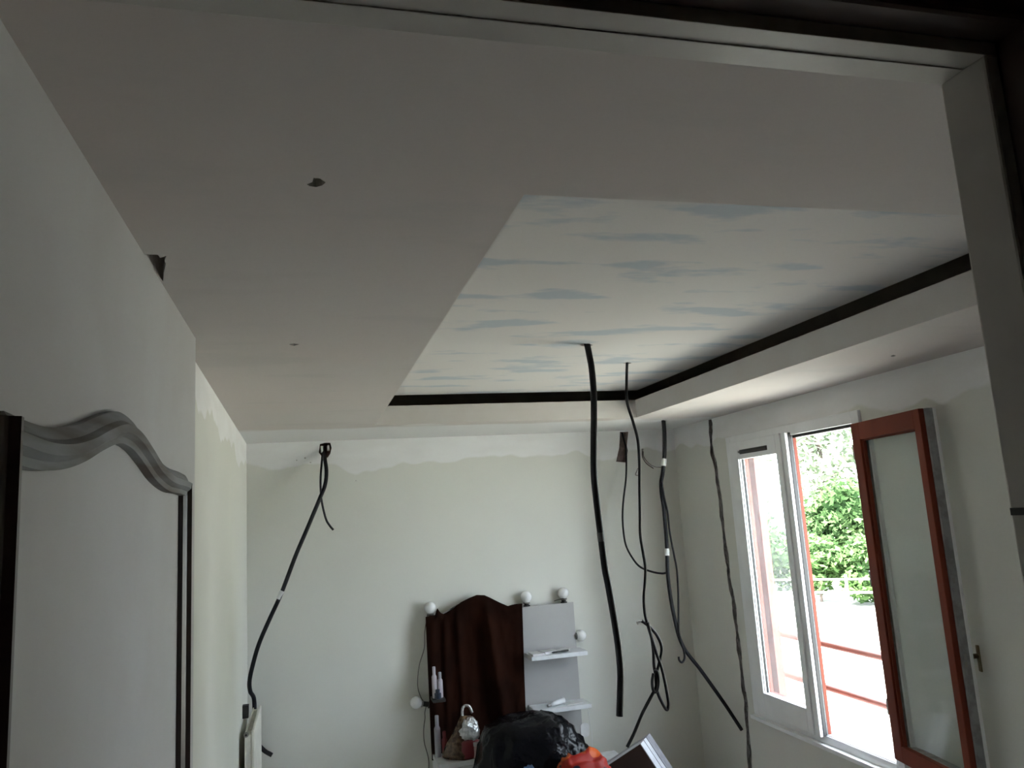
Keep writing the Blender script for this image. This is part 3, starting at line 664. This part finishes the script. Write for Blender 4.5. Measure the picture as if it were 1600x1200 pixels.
# crackling wrapped pack with foil top
M_amber, nt, bs = nmat('amber_wrap'); bs.inputs['Roughness'].default_value = .25
nt.links.new(mixc(nt, ramp(nt, noi(nt, pos(nt), 45, 4), .4, .62), (.04, .02, .009), (.12, .075, .04)), bs.inputs['Base Color']); bump(nt, bs, noi(nt, pos(nt), 60, 3), .7, .01)
M_foil, nt, bs = nmat('silver_foil'); bs.inputs['Metallic'].default_value = .85; bs.inputs['Roughness'].default_value = .3
nt.links.new(mixc(nt, ramp(nt, noi(nt, pos(nt), 50, 3), .42, .55), (.60, .60, .60), (.42, .43, .42)), bs.inputs['Base Color']); bump(nt, bs, noi(nt, pos(nt), 70, 3), .8, .01)
pk = atY(724, 1170, 4.12)
pc = thing('snack_pack', (pk.x, 4.12, DTOP), 'amber and red wrapped pack with silver foil top on desk', 'packet')
b = BM(); pts = []
lathe(b, (pk.x-.005, 4.12, DTOP), (.12, 0, 1), [(0, .10), (.02, .105), (.07, .085), (.12, .058), (.17, .036), (.20, .03)], 28)
for v in b.verts: v.co += Vector((noise.noise(v.co*40), noise.noise(v.co*40+Vector((9, 0, 0))), 0))*.008; v.co.y = 4.12+(v.co.y-4.12)*.5
obj('wrapper', b, M_amber, pc, smooth=True)
b = blob((pk.x+.03, 4.082, DTOP+.045), (.048, .016, .045), 3, .15, 3, 3, .6); obj('red_panel', b, M_redp, pc, smooth=True)
f0 = atY(733, 1140, 4.11)
obj('foil_top', blob((f0.x, 4.11, f0.z-.01), (.045, .035, .062), 4, .35, 3.5, 5), M_foil, pc, smooth=True)
f1 = atY(729, 1113, 4.12)
b = BM(); cable(b, [f0+Vector((-.03, 0, .01)), f1+Vector((-.02, 0, .02)), f1+Vector((.012, 0, .03)), f1+Vector((.03, 0, -.005))], .007, 6, 8); obj('torn_strip', b, M_foil, pc, smooth=True)
# jar beside it
M_pink = pmat('pink_cream', (.36, .24, .23), .35)
jp = atY(743, 1180, 4.09)
jr = thing('cream_jar', (jp.x+.01, 4.085, DTOP), 'small pinkish jar with metal lid beside wrapped pack', 'jar')
b = BM(); lathe(b, (jp.x+.01, 4.085, DTOP), (0, 0, 1), [(0, .026), (.004, .029), (.055, .029), (.06, .026)], 18); obj('glass_body', b, M_pink, jr)
b = BM(); lathe(b, (jp.x+.01, 4.085, DTOP+.06), (0, 0, 1), [(0, .030), (.018, .030), (.02, .027)], 18); obj('lid', b, M_metal, jr)
# red, orange and black patterned bag
M_pat, nt, bs = nmat('red_orange_black_print'); bs.inputs['Roughness'].default_value = .5; bs.inputs['Specular IOR Level'].default_value = .2
vo = N(nt, 'ShaderNodeTexVoronoi'); vo.inputs['Scale'].default_value = 13; vo.inputs['Randomness'].default_value = .8; nt.links.new(pos(nt, (1, 1, 1.1)), vo.inputs['Vector'])
ss = nt.nodes.new('ShaderNodeSeparateColor'); nt.links.new(vo.outputs['Color'], ss.inputs[0])
blk = ramp(nt, ss.outputs[0], .56, .565); org = ramp(nt, ss.outputs[1], .5, .505)
cc = mixc(nt, org, (.24, .012, .007), (.42, .075, .014)); cc = mixc(nt, blk, cc, (.008, .008, .02))
cc = mixc(nt, ramp(nt, vo.outputs['Distance'], .47, .48), cc, (.24, .012, .007)); nt.links.new(cc, bs.inputs['Base Color'])
q0 = atY(912, 1172, 3.58)
ob = tag(obj('printed_bag', blob((q0.x-.015, 3.575, .39), (.165, .105, .455), 5, .10, 3.6, 11.0, .7, 0, taper=.3), M_pat, smooth=True), 'red and orange bag with black patches leaning before bin bag', 'bag')
b_ = atY(828, 1203, 3.60)
M_blue = simple('blue_fabric', (.03, .075, .15), .8, (.02, .045, .09), 30, .3)
bt = tag(obj('blue_bag', blob((b_.x, 3.60, .355), (.075, .075, .43), 5, .12, 3, 4.0, .75, 0, taper=.35), M_blue, smooth=True), 'blue fabric bag standing before black bin bag', 'bag')
# white box beside the vanity
wbx = thing('white_box', (1.50, 4.15, 0), 'plain white upright box beside the vanity', 'box')
obj('carton', boxb(1.437, 1.572, 4.085, 4.215, 0, .640), M_shelf, wbx, bevel=.002)
obj('lid', boxb(1.434, 1.575, 4.082, 4.218, .640, .652), M_shelf, wbx, bevel=.002)
# leaning pack of boards
C = atY(1000, 1163, 3.72)
S_ = Vector((.651, .758, .045)).normalized(); E1 = Vector((.434, -.322, -.841)); E1 = (E1-S_*E1.dot(S_)).normalized(); E2 = S_.cross(E1)
if E2.z > 0: E2 = -E2
M_kraft = simple('dark_brown_card', (.050, .036, .032), .8, (.042, .030, .027), 8)
M_edge1 = simple('pale_board_edge', (.60, .61, .66), .6, (.52, .53, .58), 25); M_edge2 = simple('grey_board_edge', (.30, .30, .33), .6, (.24, .24, .27), 25)
pb = thing('board_pack', C+E1*.775+E2*.30, 'leaning pack of white edged boards with dark brown front', 'boards')
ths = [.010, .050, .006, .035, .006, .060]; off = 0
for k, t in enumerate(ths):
    b = BM(); ins = .0 if k in (0, 1, 3, 5) else .014  # thin dark inset sheets stand in for the shaded gaps between boards
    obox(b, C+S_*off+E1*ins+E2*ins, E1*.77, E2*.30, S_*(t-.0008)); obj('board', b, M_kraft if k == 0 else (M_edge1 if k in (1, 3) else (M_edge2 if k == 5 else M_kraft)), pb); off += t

# ------------------------------------------------------------------ outside
GZ = CAMZ-3.2
random.seed(9)
M_grass = simple('dry_grass', (.36, .35, .32), .95, (.32, .33, .26), 1.3, lo=.35, hi=.65)
b = BM(); NG = 40
gv = [[b.verts.new((2.6+i*1.6, -12+j*1.6, GZ+.12*noise.noise(Vector((i*.4, j*.4, 0))))) for j in range(NG)] for i in range(NG)]
for i in range(NG-1):
    for j in range(NG-1): b.faces.new((gv[i][j], gv[i+1][j], gv[i+1][j+1], gv[i][j+1]))
tag(obj('ground', b, M_grass), 'pale sunlit grass outside the window', kind='structure')
def leafmat(name, a, c):
    m = bpy.data.materials.new(name); m.use_nodes = True; nt = m.node_tree; nt.nodes.clear()
    o = nt.nodes.new('ShaderNodeOutputMaterial'); d = nt.nodes.new('ShaderNodeBsdfDiffuse'); t = nt.nodes.new('ShaderNodeBsdfTranslucent')
    mx = nt.nodes.new('ShaderNodeMixShader'); mx.inputs[0].default_value = .35
    col = mixc(nt, ramp(nt, noi(nt, pos(nt), .9, 3), .35, .65), a, c)
    nt.links.new(col, d.inputs[0]); nt.links.new(col, t.inputs[0]); nt.links.new(d.outputs[0], mx.inputs[1]); nt.links.new(t.outputs[0], mx.inputs[2]); nt.links.new(mx.outputs[0], o.inputs[0]); return m
M_l1 = leafmat('pale_leaf', (.17, .215, .135), (.24, .275, .20)); M_l2 = leafmat('deep_leaf', (.035, .07, .025), (.06, .10, .04)); M_l3 = leafmat('fresh_leaf', (.05, .095, .03), (.07, .12, .05))
M_bark = simple('bark', (.12, .09, .07), .9, (.07, .055, .045), 6, .4)
def tree(name, base, h, rx, rz, zc, nl, ls, ml, label, trunk=.16, clumps=16):
    t = thing(name, base, label, 'tree' if trunk > .07 else 'bush'); base = Vector(base)
    b = BM(); top = base+Vector((random.uniform(-.4, .4), random.uniform(-.4, .4), zc))
    cable(b, [base-Vector((0, 0, .1)), base+Vector((.08, .05, zc*.4)), top], lambda q: trunk*(1-.6*q), 6, 8)
    cs = []
    for k in range(clumps):
        a = random.uniform(0, 6.283); e = random.uniform(-1, 1); s = random.uniform(.35, .8)
        ce = base+Vector((math.cos(a)*rx*s*math.sqrt(1-e*e*.8), math.sin(a)*rx*s*math.sqrt(1-e*e*.8), zc+e*rz*.75)); cs.append(ce)
        if k < 9: cable(b, [base+Vector((0, 0, zc*.45)), (base+ce)/2+Vector((0, 0, zc*.25)), ce], lambda q: trunk*.35*(1-.8*q), 4, 6)
    obj('trunk', b, M_bark, t, smooth=True)
    vs, fs = [], []
    for k in range(nl):
        ce = random.choice(cs); d = Vector((random.gauss(0, 1), random.gauss(0, 1), random.gauss(0, .8)))
        if d.length > 2: d *= 2/d.length
        c = ce+Vector((d.x*rx*.26, d.y*rx*.26, d.z*rz*.24)); c.z = max(c.z, base.z+.05)
        u = Vector((random.gauss(0, 1), random.gauss(0, 1), random.gauss(0, .6))).normalized(); w = u.orthogonal().normalized(); w = Matrix.Rotation(random.uniform(0, 6.28), 3, u) @ w
        s = ls*random.uniform(.6, 1.3); i = len(vs)
        vs += [c-u*s, c+w*s*.45, c+u*s, c-w*s*.45]; fs.append((i, i+1, i+2, i+3))
    me = bpy.data.meshes.new('foliage'); me.from_pydata([v-base for v in vs], [], fs); me.materials.append(ml)
    fo = bpy.data.objects.new('foliage', me); COL.objects.link(fo); fo.parent = t; fo['kind'] = 'stuff'
    return t
def gp_(x, dist):                            # ground point in the direction of photo column x, at a distance
    d = ray(x, 760); d.z = 0; d.normalize(); p = d*dist; p.z = GZ; return p
tree('tree', gp_(1285, 33), 12, 4.2, 4.6, 6.6, 9000, .22, M_l1, 'tall pale green tree behind the fence outside, seen in window gap', .22, 26)
tree('tree', gp_(1040, 42), 12, 4.5, 4.6, 6.4, 7000, .24, M_l1, 'broad pale tree standing beside the tallest pale tree outside', .22, 24)
tree('tree', gp_(1520, 44), 11, 4.5, 4.4, 6.2, 7000, .24, M_l1, 'rounded pale tree outside behind the swung window leaf', .22, 24)
tree('bush', gp_(1308, 29.2), 5, 1.5, 1.7, 1.9, 4500, .14, M_l2, 'dark green bush behind fence rails outside', .06, 14)
tree('bush', gp_(1356, 25.4), 3, .95, .9, 1.0, 3500, .12, M_l3, 'fresh bright green bush in front of dark bush outside', .05, 12)
tree('bush', gp_(1262, 25.9), 3, .9, .9, 1.0, 3000, .12, M_l3, 'small light green bush by the fence end outside', .05, 12)
tree('bush', gp_(1180, 29.5), 3, 1.7, 1.5, 1.5, 3000, .14, M_l2, 'wide deep green bush at the end of fence outside', .06, 12)
tree('bush', gp_(1445, 29.5), 3, 1.8, 1.6, 1.6, 3000, .14, M_l2, 'deep green bush behind the swung window leaf outside', .06, 12)
tree('tree', (26, 12, GZ), 12, 4.4, 4.6, 6.2, 5000, .28, M_l1, 'added pale tree out of view across the meadow, blocking low sky light', .22, 24)  # added out of view to cut low sky light on the left wall
tree('tree', (27, 1, GZ), 12, 4.6, 4.6, 6.2, 5000, .28, M_l1, 'second added pale tree out of view, away from the fence, blocking low sky light', .22, 24)  # also added unseen, to block sky light low over the meadow
fn = thing('field_fence', gp_(1308, 24.2), 'weathered post and rail fence at meadow edge outside', 'fence')
M_fence = simple('weathered_wood', (.22, .21, .19), .9)
fa, fb = gp_(1180, 24.6), gp_(1440, 23.9)
for z in (.46, .82):
    b = BM(); tube(b, [fa+Vector((0, 0, z)), fb+Vector((0, 0, z))], .03, 8); obj('rail', b, M_fence, fn)
for k in range(5):
    p = fa.lerp(fb, k/4); b = BM(); tube(b, [p-Vector((0, 0, .05)), p+Vector((0, 0, .95))], .04, 8); obj('post', b, M_fence, fn)
